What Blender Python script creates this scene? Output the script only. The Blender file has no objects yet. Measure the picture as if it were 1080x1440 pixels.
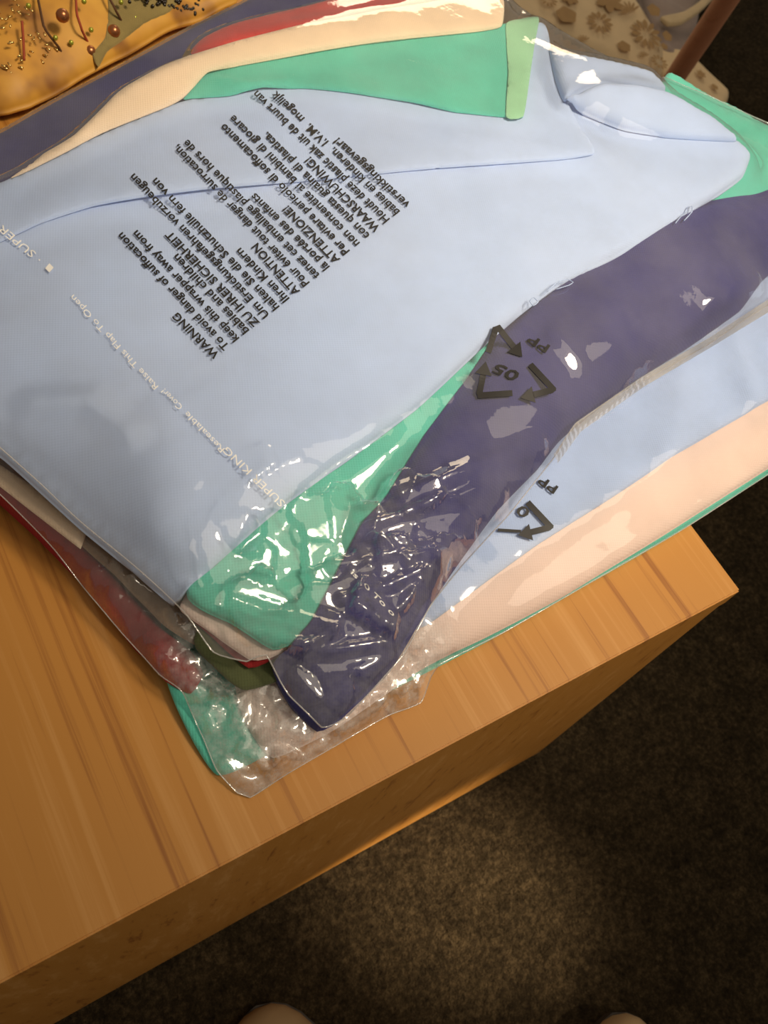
import bpy, math, random
import numpy as np
from mathutils import Matrix, Vector
from mathutils.geometry import delaunay_2d_cdt
S = bpy.context.scene
rng = np.random.default_rng(7); random.seed(7)

# ------------------------------------------------------------------ camera
# calibrated from the cabinet corner: right-front top corner, vertical edge and front edge
F = 1250.0; CX, CY = 540.0, 720.0; TABLE = 0.44
Cc = np.array([1042., 830.]); Bc = np.array([760., 1058.]); Lc = np.array([0., 1383.]); c0 = np.array([CX, CY])
Np = Bc + (Bc - Cc) / (1.6 - 1); nn = Np - c0; dd = Lc - Cc
s_ = (-F * F - (Cc - c0) @ nn) / (dd @ nn); V1 = Cc + s_ * dd
vd = np.array([*nn, F]); vd /= np.linalg.norm(vd)
v1 = np.array([*(V1 - c0), F]); v1 /= np.linalg.norm(v1)
v2 = np.cross(v1, vd)
if (v2 @ np.array([0, -1, 0.3])) < 0: v2 = -v2
R = np.stack([v1, v2, -vd])                       # world <- camera (x right, y down, z forward)
if np.linalg.det(R) < 0: R[0] *= 1
pc = np.array([*(Cc - c0), F]); pb = np.array([*(Bc - c0), F])
ab = np.linalg.lstsq(np.stack([pc, -pb], 1), -TABLE * vd, rcond=None)[0]
CAM = np.array([0, 0, TABLE]) - R @ (ab[0] * pc)  # the corner stands at x=0, y=0
cd = bpy.data.cameras.new('camera'); cam = bpy.data.objects.new('camera', cd); S.collection.objects.link(cam); S.camera = cam
cd.sensor_fit = 'VERTICAL'; cd.sensor_height = 36; cd.lens = F / 1440 * 36; cd.clip_start = 0.02
M = Matrix.Identity(4)
for i in range(3):
    M[i][0] = R[i, 0]; M[i][1] = -R[i, 1]; M[i][2] = -R[i, 2]; M[i][3] = CAM[i]
cam.matrix_world = M

def at(px, py, z):
    """point of the plane at height z (metres above the cabinet top) behind a pixel"""
    d = R @ np.array([px - CX, py - CY, F]); t = (TABLE + z - CAM[2]) / d[2]
    return CAM + t * d

cd.dof.use_dof = True; cd.dof.focus_distance = float(R[:, 2] @ (at(520, 640, .05) - CAM)); cd.dof.aperture_fstop = 13

# ------------------------------------------------------------------ light
W = bpy.data.worlds.new('room_glow'); S.world = W; W.use_nodes = True
W.node_tree.nodes['Background'].inputs[0].default_value = (1.0, 0.84, 0.66, 1)
W.node_tree.nodes['Background'].inputs[1].default_value = 0.16
def aim(o, p, q):
    o.location = p; o.rotation_euler = (Vector(q) - Vector(p)).to_track_quat('-Z', 'Y').to_euler()
def spot(name, p, q, watts, angle, blend, size, col):
    l = bpy.data.lights.new(name, 'SPOT'); l.energy = watts; l.spot_size = math.radians(angle); l.spot_blend = blend
    l.shadow_soft_size = size; l.color = col
    o = bpy.data.objects.new(name, l); S.collection.objects.link(o); aim(o, p, q); return o
def area(name, p, q, watts, sx, sy, col):
    l = bpy.data.lights.new(name, 'AREA'); l.shape = 'RECTANGLE'; l.size = sx; l.size_y = sy; l.energy = watts; l.color = col
    o = bpy.data.objects.new(name, l); S.collection.objects.link(o); aim(o, p, q); return o
tgt = at(760, 300, .06)
spot('ceiling_downlight', (0.50, -0.42, 2.15), tuple(tgt), 185, 33, 1.0, 0.26, (1.0, 0.83, 0.62))
area('ceiling_panel', (0.42, -0.50, 2.25), (-0.15, 0.3, 0.5), 8.5, 1.7, 1.4, (1.0, 0.86, 0.68))
spot('added_patch_spot', (0.9, -1.3, 1.5), tuple(at(695, 1262, -TABLE + .03)), 480, 7, 1.0, 0.03, (1.0, 0.80, 0.55))  # added unseen spot that makes the bright patch on the carpet
area('added_back_light', (1.9, 3.1, 1.8), (1.0, 1.0, 0.15), 14, 1.1, 1.1, (1.0, 0.80, 0.55))  # added unseen light to brighten the pole and printed cloth behind the stack
S.view_settings.view_transform = 'Standard'; S.view_settings.look = 'None'
S.view_settings.exposure = 0.18; S.view_settings.gamma = 1.0; S.view_settings.use_curve_mapping = False

# ------------------------------------------------------------------ materials
def mat(name):
    m = bpy.data.materials.new(name); m.use_nodes = True
    n = m.node_tree.nodes; return m, n, m.node_tree.links, n['Principled BSDF']
def coords(n, l, scale=(1, 1, 1)):
    tc = n.new('ShaderNodeTexCoord'); mp = n.new('ShaderNodeMapping'); mp.inputs['Scale'].default_value = scale
    l.new(tc.outputs['Object'], mp.inputs[0]); return mp.outputs[0]
def ramp(n, l, fac, stops):
    r = n.new('ShaderNodeValToRGB'); e = r.color_ramp.elements
    e[0].position, e[0].color = stops[0][0], (*stops[0][1], 1); e[1].position, e[1].color = stops[-1][0], (*stops[-1][1], 1)
    for p, c in stops[1:-1]:
        x = e.new(p); x.color = (*c, 1)
    l.new(fac, r.inputs[0]); return r.outputs[0]
def noise(n, l, v, scale, detail=4, rough=.55):
    t = n.new('ShaderNodeTexNoise'); t.inputs['Scale'].default_value = scale; t.inputs['Detail'].default_value = detail
    t.inputs['Roughness'].default_value = rough; l.new(v, t.inputs['Vector']); return t.outputs[0]
def lin(r, g, b):
    f = lambda v: (v / 255 / 12.92) if v <= 10 else ((v / 255 + .055) / 1.055) ** 2.4
    return (f(r), f(g), f(b))
def cloth_mat(name, col, var=.12, sheen=.25, weave=.25, rough=.9):
    m, n, l, b = mat(name); v = coords(n, l)
    lo = tuple(c * (1 - var) for c in col); hi = tuple(min(1, c * (1 + var)) for c in col)
    l.new(ramp(n, l, noise(n, l, v, 26, 5), [(.3, lo), (.7, hi)]), b.inputs['Base Color'])
    b.inputs['Roughness'].default_value = rough; b.inputs['Sheen Weight'].default_value = sheen
    w1 = n.new('ShaderNodeTexWave'); w1.inputs['Scale'].default_value = 190; w1.inputs['Distortion'].default_value = 1.2
    w2 = n.new('ShaderNodeTexWave'); w2.bands_direction = 'Y'; w2.inputs['Scale'].default_value = 190; w2.inputs['Distortion'].default_value = 1.2
    a = n.new('ShaderNodeMath'); a.operation = 'ADD'
    rot = coords(n, l); rot.node.inputs['Rotation'].default_value = (0, 0, .35)
    for w in (w1, w2): l.new(rot, w.inputs['Vector'])
    l.new(w1.outputs['Fac'], a.inputs[0]); l.new(w2.outputs['Fac'], a.inputs[1])
    bp = n.new('ShaderNodeBump'); bp.inputs['Strength'].default_value = weave; bp.inputs['Distance'].default_value = .0004
    l.new(a.outputs[0], bp.inputs['Height']); l.new(bp.outputs[0], b.inputs['Normal'])
    return m
def plain(name, col, rough=.6, metal=0.0):
    m, n, l, b = mat(name); v = coords(n, l)
    lo = tuple(c * .9 for c in col); l.new(ramp(n, l, noise(n, l, v, 60, 2), [(.3, lo), (.7, col)]), b.inputs['Base Color'])
    b.inputs['Roughness'].default_value = rough; b.inputs['Metallic'].default_value = metal; return m
def film_mat(name, haze, rough, tint=(.97, .97, .97), boost=2.1, frost=.14):
    """clear polypropylene film: mirror reflection by fresnel, straight-through light, a little milky haze"""
    m, n, l, b = mat(name); n.remove(b); out = n['Material Output']; v = coords(n, l)
    tr = n.new('ShaderNodeBsdfTransparent'); tr.inputs[0].default_value = (*tint, 1)
    df = n.new('ShaderNodeBsdfDiffuse'); df.inputs[0].default_value = (.85, .84, .82, 1)
    gl = n.new('ShaderNodeBsdfGlossy'); gl.inputs['Roughness'].default_value = rough; gl.inputs[0].default_value = (1, 1, 1, 1)
    fr = n.new('ShaderNodeFresnel'); fr.inputs[0].default_value = 1.5
    mu = n.new('ShaderNodeMath'); mu.operation = 'MULTIPLY'; mu.inputs[1].default_value = boost; l.new(fr.outputs[0], mu.inputs[0]); mi = n.new('ShaderNodeMath'); mi.operation = 'MINIMUM'; mi.inputs[1].default_value = .45; l.new(mu.outputs[0], mi.inputs[0]); mu = mi
    hz = n.new('ShaderNodeMapRange'); hz.inputs['From Min'].default_value = .35; hz.inputs['From Max'].default_value = .7
    hz.inputs['To Min'].default_value = haze * .4; hz.inputs['To Max'].default_value = haze * 1.6
    l.new(noise(n, l, v, 14, 4), hz.inputs[0])
    at_ = n.new('ShaderNodeAttribute'); at_.attribute_name = 'crinkle'; cn = n.new('ShaderNodeMapRange'); cn.inputs['From Min'].default_value = .3; cn.inputs['From Max'].default_value = .8; cn.inputs['To Max'].default_value = frost
    l.new(noise(n, l, v, 150, 5, .7), cn.inputs[0]); cm = n.new('ShaderNodeMath'); cm.operation = 'MULTIPLY_ADD'; l.new(cn.outputs[0], cm.inputs[0]); l.new(at_.outputs['Fac'], cm.inputs[1]); l.new(hz.outputs[0], cm.inputs[2]); hz = cm
    m1 = n.new('ShaderNodeMixShader'); m2 = n.new('ShaderNodeMixShader')
    l.new(hz.outputs[0], m1.inputs[0]); l.new(tr.outputs[0], m1.inputs[1]); l.new(df.outputs[0], m1.inputs[2])
    l.new(mu.outputs[0], m2.inputs[0]); l.new(m1.outputs[0], m2.inputs[1]); l.new(gl.outputs[0], m2.inputs[2])
    bp = n.new('ShaderNodeBump'); bp.inputs['Strength'].default_value = .12; bp.inputs['Distance'].default_value = .002
    l.new(noise(n, l, v, 45, 3), bp.inputs['Height'])
    l.new(bp.outputs[0], gl.inputs['Normal']); l.new(bp.outputs[0], fr.inputs['Normal'])
    l.new(m2.outputs[0], out.inputs[0]); return m
def wood_mat(name, base, dark, light):
    m, n, l, b = mat(name); v = coords(n, l, (55, .8, 9))
    a = noise(n, l, v, 1.6, 6, .6); v2 = coords(n, l, (180, 3.5, 40)); f = noise(n, l, v2, 1.4, 3, .6)
    mx = n.new('ShaderNodeMath'); mx.operation = 'MULTIPLY_ADD'; mx.inputs[1].default_value = .45; l.new(f, mx.inputs[0]); l.new(a, mx.inputs[2])
    l.new(ramp(n, l, mx.outputs[0], [(.50, dark), (.64, base), (.76, base), (.92, light)]), b.inputs['Base Color'])
    b.inputs['Roughness'].default_value = .42
    bp = n.new('ShaderNodeBump'); bp.inputs['Strength'].default_value = .08; bp.inputs['Distance'].default_value = .001
    l.new(mx.outputs[0], bp.inputs['Height']); l.new(bp.outputs[0], b.inputs['Normal']); return m

MB = cloth_mat('blue_cotton', (.47, .595, .85), .04, .15, .11)
MB2 = cloth_mat('pale_blue_cotton', (.40, .52, .78), .06)
MM = cloth_mat('mint_cotton', (.10, .54, .42), .08)
MG = cloth_mat('light_mint_selvedge', (.32, .62, .40), .08)
MN = cloth_mat('navy_cotton', (.028, .028, .155), .12, .1)
MC = cloth_mat('cream_cotton', (.86, .69, .50), .05)
MP = cloth_mat('peach_cotton', (.80, .63, .56), .05)
MR = cloth_mat('red_cotton', (.72, .045, .032), .10)
MD = cloth_mat('dark_red_cotton', (.30, .010, .012), .15, .05)
MT = cloth_mat('shade_toned_beige_cotton', (.34, .24, .15), .15)  # beige cloth with its shade put into the darker colour
MWOOD = wood_mat('oak_veneer', (.50, .225, .042), (.31, .115, .02), (.58, .29, .08))
MFU = film_mat('upper_film', .05, .05)
MFL = film_mat('lower_film', .032, .06, frost=.55)
MSEAL = film_mat('heat_seal_film', .35, .12, (.9, .9, .9), 2.5)
MEDGE = film_mat('film_edge', .30, .08, (.9, .9, .9), 4)
MINK = plain('black_ink', (.012, .011, .010), .5)
MWINK = plain('white_ink', (.85, .85, .83), .5)

# ------------------------------------------------------------------ object helpers
def link(name, verts, faces, m, parent=None, smooth=True, **props):
    me = bpy.data.meshes.new(name); me.from_pydata([tuple(map(float, v)) for v in verts], [], [tuple(map(int, f)) for f in faces]); me.update()
    if m: me.materials.append(m)
    if smooth: me.polygons.foreach_set('use_smooth', [True] * len(me.polygons))
    o = bpy.data.objects.new(name, me); S.collection.objects.link(o)
    if parent: o.parent = parent
    for k, v in props.items(): o[k] = v
    return o
def thing(name, label, cat, loc=(0, 0, 0), group=None):
    o = bpy.data.objects.new(name, None); S.collection.objects.link(o); o.location = loc; o['label'] = label; o['category'] = cat
    o.empty_display_size = .05
    if group: o['group'] = group
    return o
def box(x0, x1, y0, y1, z0, z1, bev=0.0):
    """box with chamfered edges as verts, faces"""
    import bmesh
    bm = bmesh.new(); bmesh.ops.create_cube(bm, size=1)
    for v in bm.verts: v.co = Vector(((x0 + x1) / 2 + v.co.x * (x1 - x0), (y0 + y1) / 2 + v.co.y * (y1 - y0), (z0 + z1) / 2 + v.co.z * (z1 - z0)))
    if bev: bmesh.ops.bevel(bm, geom=bm.edges[:], offset=bev, segments=2, affect='EDGES')
    bm.verts.index_update(); v = [tuple(x.co) for x in bm.verts]; f = [[y.index for y in x.verts] for x in bm.faces]; bm.free(); return v, f
def tube(pts, r, n=6, closed=False):
    pts = [np.array(p, float) for p in pts]; V = []; Fc = []; m = len(pts)
    for i, p in enumerate(pts):
        a = pts[(i - 1) % m] if (closed or i) else p; b = pts[(i + 1) % m] if (closed or i < m - 1) else p
        t = b - a; t /= (np.linalg.norm(t) + 1e-12); u = np.cross(t, (0, 0, 1.)) if abs(t[2]) < .95 else np.cross(t, (1., 0, 0)); u /= np.linalg.norm(u); w = np.cross(t, u)
        rr = r[i] if hasattr(r, '__len__') else r
        V += [p + rr * (math.cos(2 * math.pi * k / n) * u + math.sin(2 * math.pi * k / n) * w) for k in range(n)]
    for i in range(m if closed else m - 1):
        for k in range(n): Fc.append([i * n + k, i * n + (k + 1) % n, ((i + 1) % m) * n + (k + 1) % n, ((i + 1) % m) * n + k])
    if not closed: Fc += [list(range(n))[::-1], [(m - 1) * n + k for k in range(n)]]
    return V, Fc
def merge(parts):
    V = []; Fc = []
    for v, f in parts:
        o = len(V); V += list(v); Fc += [[i + o for i in q] for q in f]
    return V, Fc

# ------------------------------------------------------------------ height raster of the pile (metres above the cabinet top)
GX0, GX1, GY0, GY1, CELL = -1.05, 0.55, -0.12, 0.95, 0.0015
NX, NY = int((GX1 - GX0) / CELL), int((GY1 - GY0) / CELL)
gx = GX0 + CELL * np.arange(NX); gy = GY0 + CELL * np.arange(NY); GXX, GYY = np.meshgrid(gx, gy)
H = np.zeros((NY, NX))
def sample(A, xy):
    fx = np.clip((xy[:, 0] - GX0) / CELL, 0, NX - 1.001); fy = np.clip((xy[:, 1] - GY0) / CELL, 0, NY - 1.001)
    i = fx.astype(int); j = fy.astype(int); u = fx - i; w = fy - j
    return A[j, i] * (1 - u) * (1 - w) + A[j, i + 1] * u * (1 - w) + A[j + 1, i] * (1 - u) * w + A[j + 1, i + 1] * u * w
def blur(A, k, times=2):
    for _ in range(times):
        for ax in (0, 1):
            P = np.pad(A, [(k, k) if a == ax else (0, 0) for a in (0, 1)], mode='edge'); Cs = np.cumsum(P, ax)
            Z = np.zeros_like(np.take(Cs, [0], ax)); Cs = np.concatenate([Z, Cs], ax)
            n = A.shape[ax]; A = (np.take(Cs, np.arange(n) + 2 * k + 1, ax) - np.take(Cs, np.arange(n), ax)) / (2 * k + 1)
    return A
def dilate(A, k):
    for ax in (0, 1):
        B = A.copy()
        for s in range(1, k + 1): B = np.maximum(B, np.maximum(np.roll(A, s, ax), np.roll(A, -s, ax)))
        A = B
    return A
def inside(P, poly):
    r = np.zeros(len(P), bool); n = len(poly)
    for i in range(n):
        a = poly[i]; b = poly[(i + 1) % n]
        c = ((a[1] > P[:, 1]) != (b[1] > P[:, 1])); t = (P[:, 1] - a[1]) / ((b[1] - a[1]) or 1e-12); r ^= c & (P[:, 0] < a[0] + t * (b[0] - a[0]))
    return r
def edgedist(P, poly):
    d = np.full(len(P), 1e9); n = len(poly)
    for i in range(n):
        a = poly[i]; b = poly[(i + 1) % n]; e = b - a; L = e @ e + 1e-15
        t = np.clip(((P - a) @ e) / L, 0, 1); q = P - a - t[:, None] * e; d = np.minimum(d, (q * q).sum(1))
    return np.sqrt(d)
def tps(xy, z, reg=1e-4):
    xy = np.asarray(xy); z = np.asarray(z); n = len(z)
    def K(a, b):
        r2 = ((a[:, None] - b[None]) ** 2).sum(2) + 1e-12; return .5 * r2 * np.log(r2)
    A = np.zeros((n + 3, n + 3)); A[:n, :n] = K(xy, xy) + reg * np.eye(n); A[:n, n] = 1; A[:n, n + 1:] = xy; A[n, :n] = 1; A[n + 1:, :n] = xy.T
    w = np.linalg.solve(A, np.concatenate([z, np.zeros(3)]))
    return lambda q: K(np.asarray(q), xy) @ w[:n] + w[n] + np.asarray(q) @ w[n + 1:]
def resample(P, step, smooth=True):
    n = len(P); out = []
    for i in range(n):
        p0, p1, p2, p3 = P[i - 1], P[i], P[(i + 1) % n], P[(i + 2) % n]; k = max(1, int(np.linalg.norm(p2 - p1) / step))
        for j in range(k):
            t = j / k
            if smooth:
                # damped Catmull-Rom keeps the corners crisp
                m1 = .25 * (p2 - p0); m2 = .25 * (p3 - p1); L = np.linalg.norm(p2 - p1)
                for m_ in (m1, m2):
                    q = np.linalg.norm(m_)
                    if q > .8 * L: m_ *= .8 * L / q
                h00 = 2 * t**3 - 3 * t * t + 1; h10 = t**3 - 2 * t * t + t; h01 = -2 * t**3 + 3 * t * t; h11 = t**3 - t * t
                out.append(h00 * p1 + h10 * m1 + h01 * p2 + h11 * m2)
            else: out.append(p1 + t * (p2 - p1))
    return np.array(out)
def ripple(xy, scale, seed, n=7):
    g = np.random.default_rng(seed); r = np.zeros(len(xy))
    for _ in range(n):
        a = g.uniform(0, 2 * math.pi); k = scale * g.uniform(.5, 1.8); r += np.sin(k * (xy[:, 0] * math.cos(a) + xy[:, 1] * math.sin(a)) + g.uniform(0, 6.3)) / n
    return r * 1.6
def segdist(P, line):
    d = np.full(len(P), 1e9)
    for a, b in zip(line[:-1], line[1:]):
        e = b - a; t = np.clip(((P - a) @ e) / (e @ e + 1e-15), 0, 1); q = P - a - t[:, None] * e; d = np.minimum(d, np.sqrt((q * q).sum(1)))
    return d

SURF = {}
def slab(name, outline, m, t, r, parent=None, inner=(), wr=0.0006, ws=55, seed=1, step=.004, creases=(), tmin=None, gap=.0004, settle=3, zshift=0, smooth=True, fringe=0.0, grid=None, onto=None, free=False, **props):
    """soft folded cloth: outline of (px, py, z in mm), thickness t, rounded edge radius r; lies on whatever is already in the pile"""
    global H
    ctl = [(at(a, b, c / 1000)[:2], c / 1000) for a, b, c in list(outline) + list(inner)]
    fz = tps([q[0] for q in ctl], [q[1] for q in ctl]) if not onto else (lambda q, f=SURF[onto[0]]: f(q) + onto[1])
    P = np.array([q[0] for q in ctl[:len(outline)]]); P = resample(P, step, smooth)
    if fringe: P = P + np.random.default_rng(seed).normal(0, fringe, P.shape)
    area2 = np.sum(P[:, 0] * np.roll(P[:, 1], -1) - np.roll(P[:, 0], -1) * P[:, 1])
    if area2 < 0: P = P[::-1]
    tang = np.roll(P, -1, 0) - np.roll(P, 1, 0); tang /= np.linalg.norm(tang, axis=1)[:, None] + 1e-12; nrm = np.stack([-tang[:, 1], tang[:, 0]], 1)
    pts = [P]
    for k in (.08, .25, .5, .8):
        Q = P + nrm * (r * k); ok = inside(Q, P) & (edgedist(Q, P) > .85 * r * k); Q = Q[ok]; pts.append(Q[::1 + int(k > .3)])
    g = grid or step * 1.3
    X, Y = np.meshgrid(np.arange(P[:, 0].min(), P[:, 0].max(), g), np.arange(P[:, 1].min(), P[:, 1].max(), g)); G = np.stack([X.ravel(), Y.ravel()], 1)
    G += np.random.default_rng(seed).uniform(-.25, .25, G.shape) * g; G = G[inside(G, P)]; G = G[edgedist(G, P) > r * .9]; pts.append(G)
    A = np.concatenate(pts); n = len(P)
    res = delaunay_2d_cdt([Vector(p) for p in A], [(i, (i + 1) % n) for i in range(n)], [], 1, 1e-7)
    V2 = np.array([tuple(v) for v in res[0]]); tri = [list(f) for f in res[2]]
    d = edgedist(V2, P); d[d < 1e-6] = 0; prof = 1 - np.sqrt(np.clip(1 - (1 - np.minimum(d / r, 1)) ** 2, 0, 1))
    Hs = blur(dilate(H, settle), 3, 1); tm = t * .5 if tmin is None else tmin
    base = np.maximum(sample(Hs, V2), sample(H, V2)) - (9 if free else 0)
    zt = fz(V2) + wr * ripple(V2, ws, seed)
    for line, w, h in creases:
        Lp = np.array([at(a, b, float(c) / 1000)[:2] for a, b, c in line]); dc = segdist(V2, Lp); zt += h * np.exp(-(dc / w) ** 2)
    zt = np.maximum(zt, base + tm) + zshift
    top = zt - t / 2 * prof; bot = np.maximum(zt - t + t / 2 * prof, np.minimum(base + gap, top - .0003))
    top = np.maximum(top, base + gap + .0003)
    rim = d == 0; N = len(V2)
    verts = np.concatenate([np.c_[V2, TABLE + top], np.c_[V2, TABLE + bot]])
    ids = np.arange(N) + N
    faces = []
    for f in tri:
        a, b, c = f
        if (V2[b, 0] - V2[a, 0]) * (V2[c, 1] - V2[a, 1]) - (V2[b, 1] - V2[a, 1]) * (V2[c, 0] - V2[a, 0]) < 0: f = [a, c, b]
        faces.append(f); faces.append([ids[f[2]], ids[f[1]], ids[f[0]]])
    # close the rim
    from collections import Counter
    cnt = Counter()
    for f in faces[::2]:
        for k in range(3): cnt[(f[k], f[(k + 1) % 3])] += 1
    for (a, b) in list(cnt):
        if (b, a) not in cnt: faces.append([b, a, ids[a], ids[b]])
    o = link(name, verts, faces, m, parent, True, **props); SURF[o.name] = fz
    # update pile height
    i0, i1 = np.searchsorted(gx, [P[:, 0].min(), P[:, 0].max()]); j0, j1 = np.searchsorted(gy, [P[:, 1].min(), P[:, 1].max()])
    sub = np.stack([GXX[j0:j1, i0:i1].ravel(), GYY[j0:j1, i0:i1].ravel()], 1)
    if len(sub) and not free:
        ins = inside(sub, P); q = sub[ins]
        zz = fz(q) + wr * ripple(q, ws, seed)
        for line, w, h in creases:
            Lp = np.array([at(a, b, float(c) / 1000)[:2] for a, b, c in line]); zz += h * np.exp(-(segdist(q, Lp) / w) ** 2)
        bb = np.maximum(sample(Hs, q), sample(H, q)); zz = np.maximum(zz, bb + tm) + zshift
        dq = edgedist(q, P); pr = 1 - np.sqrt(np.clip(1 - (1 - np.minimum(dq / r, 1)) ** 2, 0, 1)); zz = np.maximum(zz - t / 2 * pr, bb + gap)
        sh = H[j0:j1, i0:i1].ravel(); sh[ins] = np.maximum(sh[ins], zz); H[j0:j1, i0:i1] = sh.reshape(j1 - j0, i1 - i0)
    return o

def facets(xy_c, rad, n, amp, seed):
    """random flat facets with sharp creases: a coarse random triangulation rasterised on the height raster"""
    g = np.random.default_rng(seed); x0, x1, y0, y1 = xy_c[0] - rad, xy_c[0] + rad, xy_c[1] - rad, xy_c[1] + rad
    P = np.stack([g.uniform(x0, x1, n), g.uniform(y0, y1, n)], 1); Z = g.uniform(0, amp, n)
    res = delaunay_2d_cdt([Vector(p) for p in P], [], [], 0, 1e-6); V = np.array([tuple(v) for v in res[0]]); Zv = np.array([Z[o[0]] for o in res[3]])
    out = np.zeros((NY, NX))
    for f in res[2]:
        a, b, c = V[f[0]], V[f[1]], V[f[2]]
        i0, i1 = np.searchsorted(gx, [min(a[0], b[0], c[0]), max(a[0], b[0], c[0])]); j0, j1 = np.searchsorted(gy, [min(a[1], b[1], c[1]), max(a[1], b[1], c[1])])
        if i1 <= i0 or j1 <= j0: continue
        X = GXX[j0:j1, i0:i1]; Y = GYY[j0:j1, i0:i1]; D = (b[0] - a[0]) * (c[1] - a[1]) - (c[0] - a[0]) * (b[1] - a[1])
        if abs(D) < 1e-12: continue
        u = ((X - a[0]) * (c[1] - a[1]) - (c[0] - a[0]) * (Y - a[1])) / D; w = ((b[0] - a[0]) * (Y - a[1]) - (X - a[0]) * (b[1] - a[1])) / D
        ok = (u >= -1e-9) & (w >= -1e-9) & (u + w <= 1 + 1e-9); z = Zv[f[0]] + u * (Zv[f[1]] - Zv[f[0]]) + w * (Zv[f[2]] - Zv[f[0]])
        out[j0:j1, i0:i1][ok] = z[ok]
    return out
def crumple(px, py, z, rad, n, seed, mask, share=.5, light=(0.42, -0.50, 2.25), lo=.10, hi=.5, lift=.002):
    """stiff film crumpled into flat cells with sharp creases; a share of the cells leans the same way (towards the room's lamp)"""
    c = at(px, py, z / 1000)[:2]; g = np.random.default_rng(seed); P = c + g.uniform(-rad, rad, (n, 2)); ang = g.uniform(0, 3.14, n); st = g.uniform(1.0, 2.2, n)
    i0, i1 = np.searchsorted(gx, [c[0] - rad, c[0] + rad]); j0, j1 = np.searchsorted(gy, [c[1] - rad, c[1] + rad])
    X = GXX[j0:j1, i0:i1].ravel(); Y = GYY[j0:j1, i0:i1].ravel(); best = np.full(len(X), 1e9); own = np.zeros(len(X), int)
    for k in range(n):
        dx = X - P[k, 0]; dy = Y - P[k, 1]; u = dx * math.cos(ang[k]) + dy * math.sin(ang[k]); w = -dx * math.sin(ang[k]) + dy * math.cos(ang[k]); dd_ = (u / st[k]) ** 2 + (w * st[k] ** .5) ** 2
        m_ = dd_ < best; best[m_] = dd_[m_]; own[m_] = k
    lean = g.random(n) < share; pick = g.uniform(-.11, .11, (n, 2)); free_ = np.stack([g.normal(0, .35, n), g.normal(0, .35, n)], 1); off = g.uniform(0, .0025, n)
    def f(Z):
        Zb = blur(Z, 3, 1); out = np.zeros((NY, NX)); G = np.zeros((n, 2)); z0 = sample(Zb, P)
        for k in range(n):
            p = np.array([P[k, 0], P[k, 1], TABLE + z0[k]]); a_ = CAM - p; b2 = np.array(light) - p; h = a_ / np.linalg.norm(a_) + b2 / np.linalg.norm(b2)
            G[k] = (-h[:2] / h[2] + pick[k]) if lean[k] else free_[k]
        pl = z0[own] + off[own] + lift + G[own, 0] * (X - P[own, 0]) + G[own, 1] * (Y - P[own, 1]); ex = np.clip(pl.reshape(j1 - j0, i1 - i0) - Zb[j0:j1, i0:i1], -.004, .014)
        out[j0:j1, i0:i1] = ex; return out * mask
    return f
def blob(px, py, z, rx, power=2):
    c = at(px, py, z / 1000)[:2]; return np.exp(-(((GXX - c[0]) ** 2 + (GYY - c[1]) ** 2) / rx ** 2) ** (power / 2))

def film(name, outline, inner, m, parent, lift, soft, extra, step, fine, edge_drop=.012, seed=3, crk=None, cells=None, **props):
    """plastic film lying over the pile; outline of (px, py, z mm)"""
    ctl = [(at(a, b, c / 1000)[:2], c / 1000) for a, b, c in list(outline) + list(inner)]
    P = resample(np.array([q[0] for q in ctl[:len(outline)]]), step, True); fz = tps([q[0] for q in ctl], [q[1] for q in ctl])
    Zt = np.full((NY, NX), -1.0); Q = np.stack([GXX.ravel(), GYY.ravel()], 1); ins = inside(Q, P)
    z = np.full(len(Q), -1.0); qq = Q[ins]; z[ins] = fz(qq); d = np.zeros(len(Q)); d[ins] = edgedist(qq, P); d = d.reshape(NY, NX); Zt = z.reshape(NY, NX); Zt = np.where(Zt < 0, 0, Zt)
    Z = np.maximum(blur(np.maximum(dilate(H, soft + 1) + lift, Zt), soft, 2), .0012); e_ = np.clip(d / edge_drop, 0, 1)
    Z = Z + extra(Z) * e_
    if cells is not None: Z = np.maximum(Z + cells(Z) * e_, H + .0006)
    g = step; X, Y = np.meshgrid(np.arange(P[:, 0].min(), P[:, 0].max(), g), np.arange(P[:, 1].min(), P[:, 1].max(), g)); G = [np.stack([X.ravel(), Y.ravel()], 1)]
    for (px, py, zz, rad, s) in fine:
        c = at(px, py, zz / 1000)[:2]; X, Y = np.meshgrid(np.arange(c[0] - rad, c[0] + rad, s), np.arange(c[1] - rad, c[1] + rad, s)); q = np.stack([X.ravel(), Y.ravel()], 1)
        q = q[((q - c) ** 2).sum(1) < rad * rad]; G[0] = G[0][((G[0] - c) ** 2).sum(1) > rad * rad]
        for k in range(1, len(G)): G[k] = G[k][((G[k] - c) ** 2).sum(1) > rad * rad]
        G.append(q)
    G = np.concatenate(G); G = G + np.random.default_rng(seed).uniform(-.2, .2, G.shape) * .0015; G = G[inside(G, P)]; G = G[edgedist(G, P) > .0012]; n = len(P)
    res = delaunay_2d_cdt([Vector(p) for p in np.concatenate([P, G])], [(i, (i + 1) % n) for i in range(n)], [], 1, 1e-7)
    V2 = np.array([tuple(v) for v in res[0]]); zz = sample(Z, V2)
    fs = []
    for f in res[2]:
        a, b, c = f
        if (V2[b, 0] - V2[a, 0]) * (V2[c, 1] - V2[a, 1]) - (V2[b, 1] - V2[a, 1]) * (V2[c, 0] - V2[a, 0]) < 0: f = [a, c, b]
        fs.append(f)
    o = link(name, np.c_[V2, TABLE + zz], fs, m, parent, True, **props)
    if crk is not None:
        at_ = o.data.attributes.new('crinkle', 'FLOAT', 'POINT'); at_.data.foreach_set('value', np.clip(sample(crk, V2), 0, 1).astype(np.float32))
    rimline = [np.array([p[0], p[1], TABLE + h]) for p, h in zip(P, sample(Z, P))]
    return o, Z, rimline, ins.reshape(NY, NX)
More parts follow.
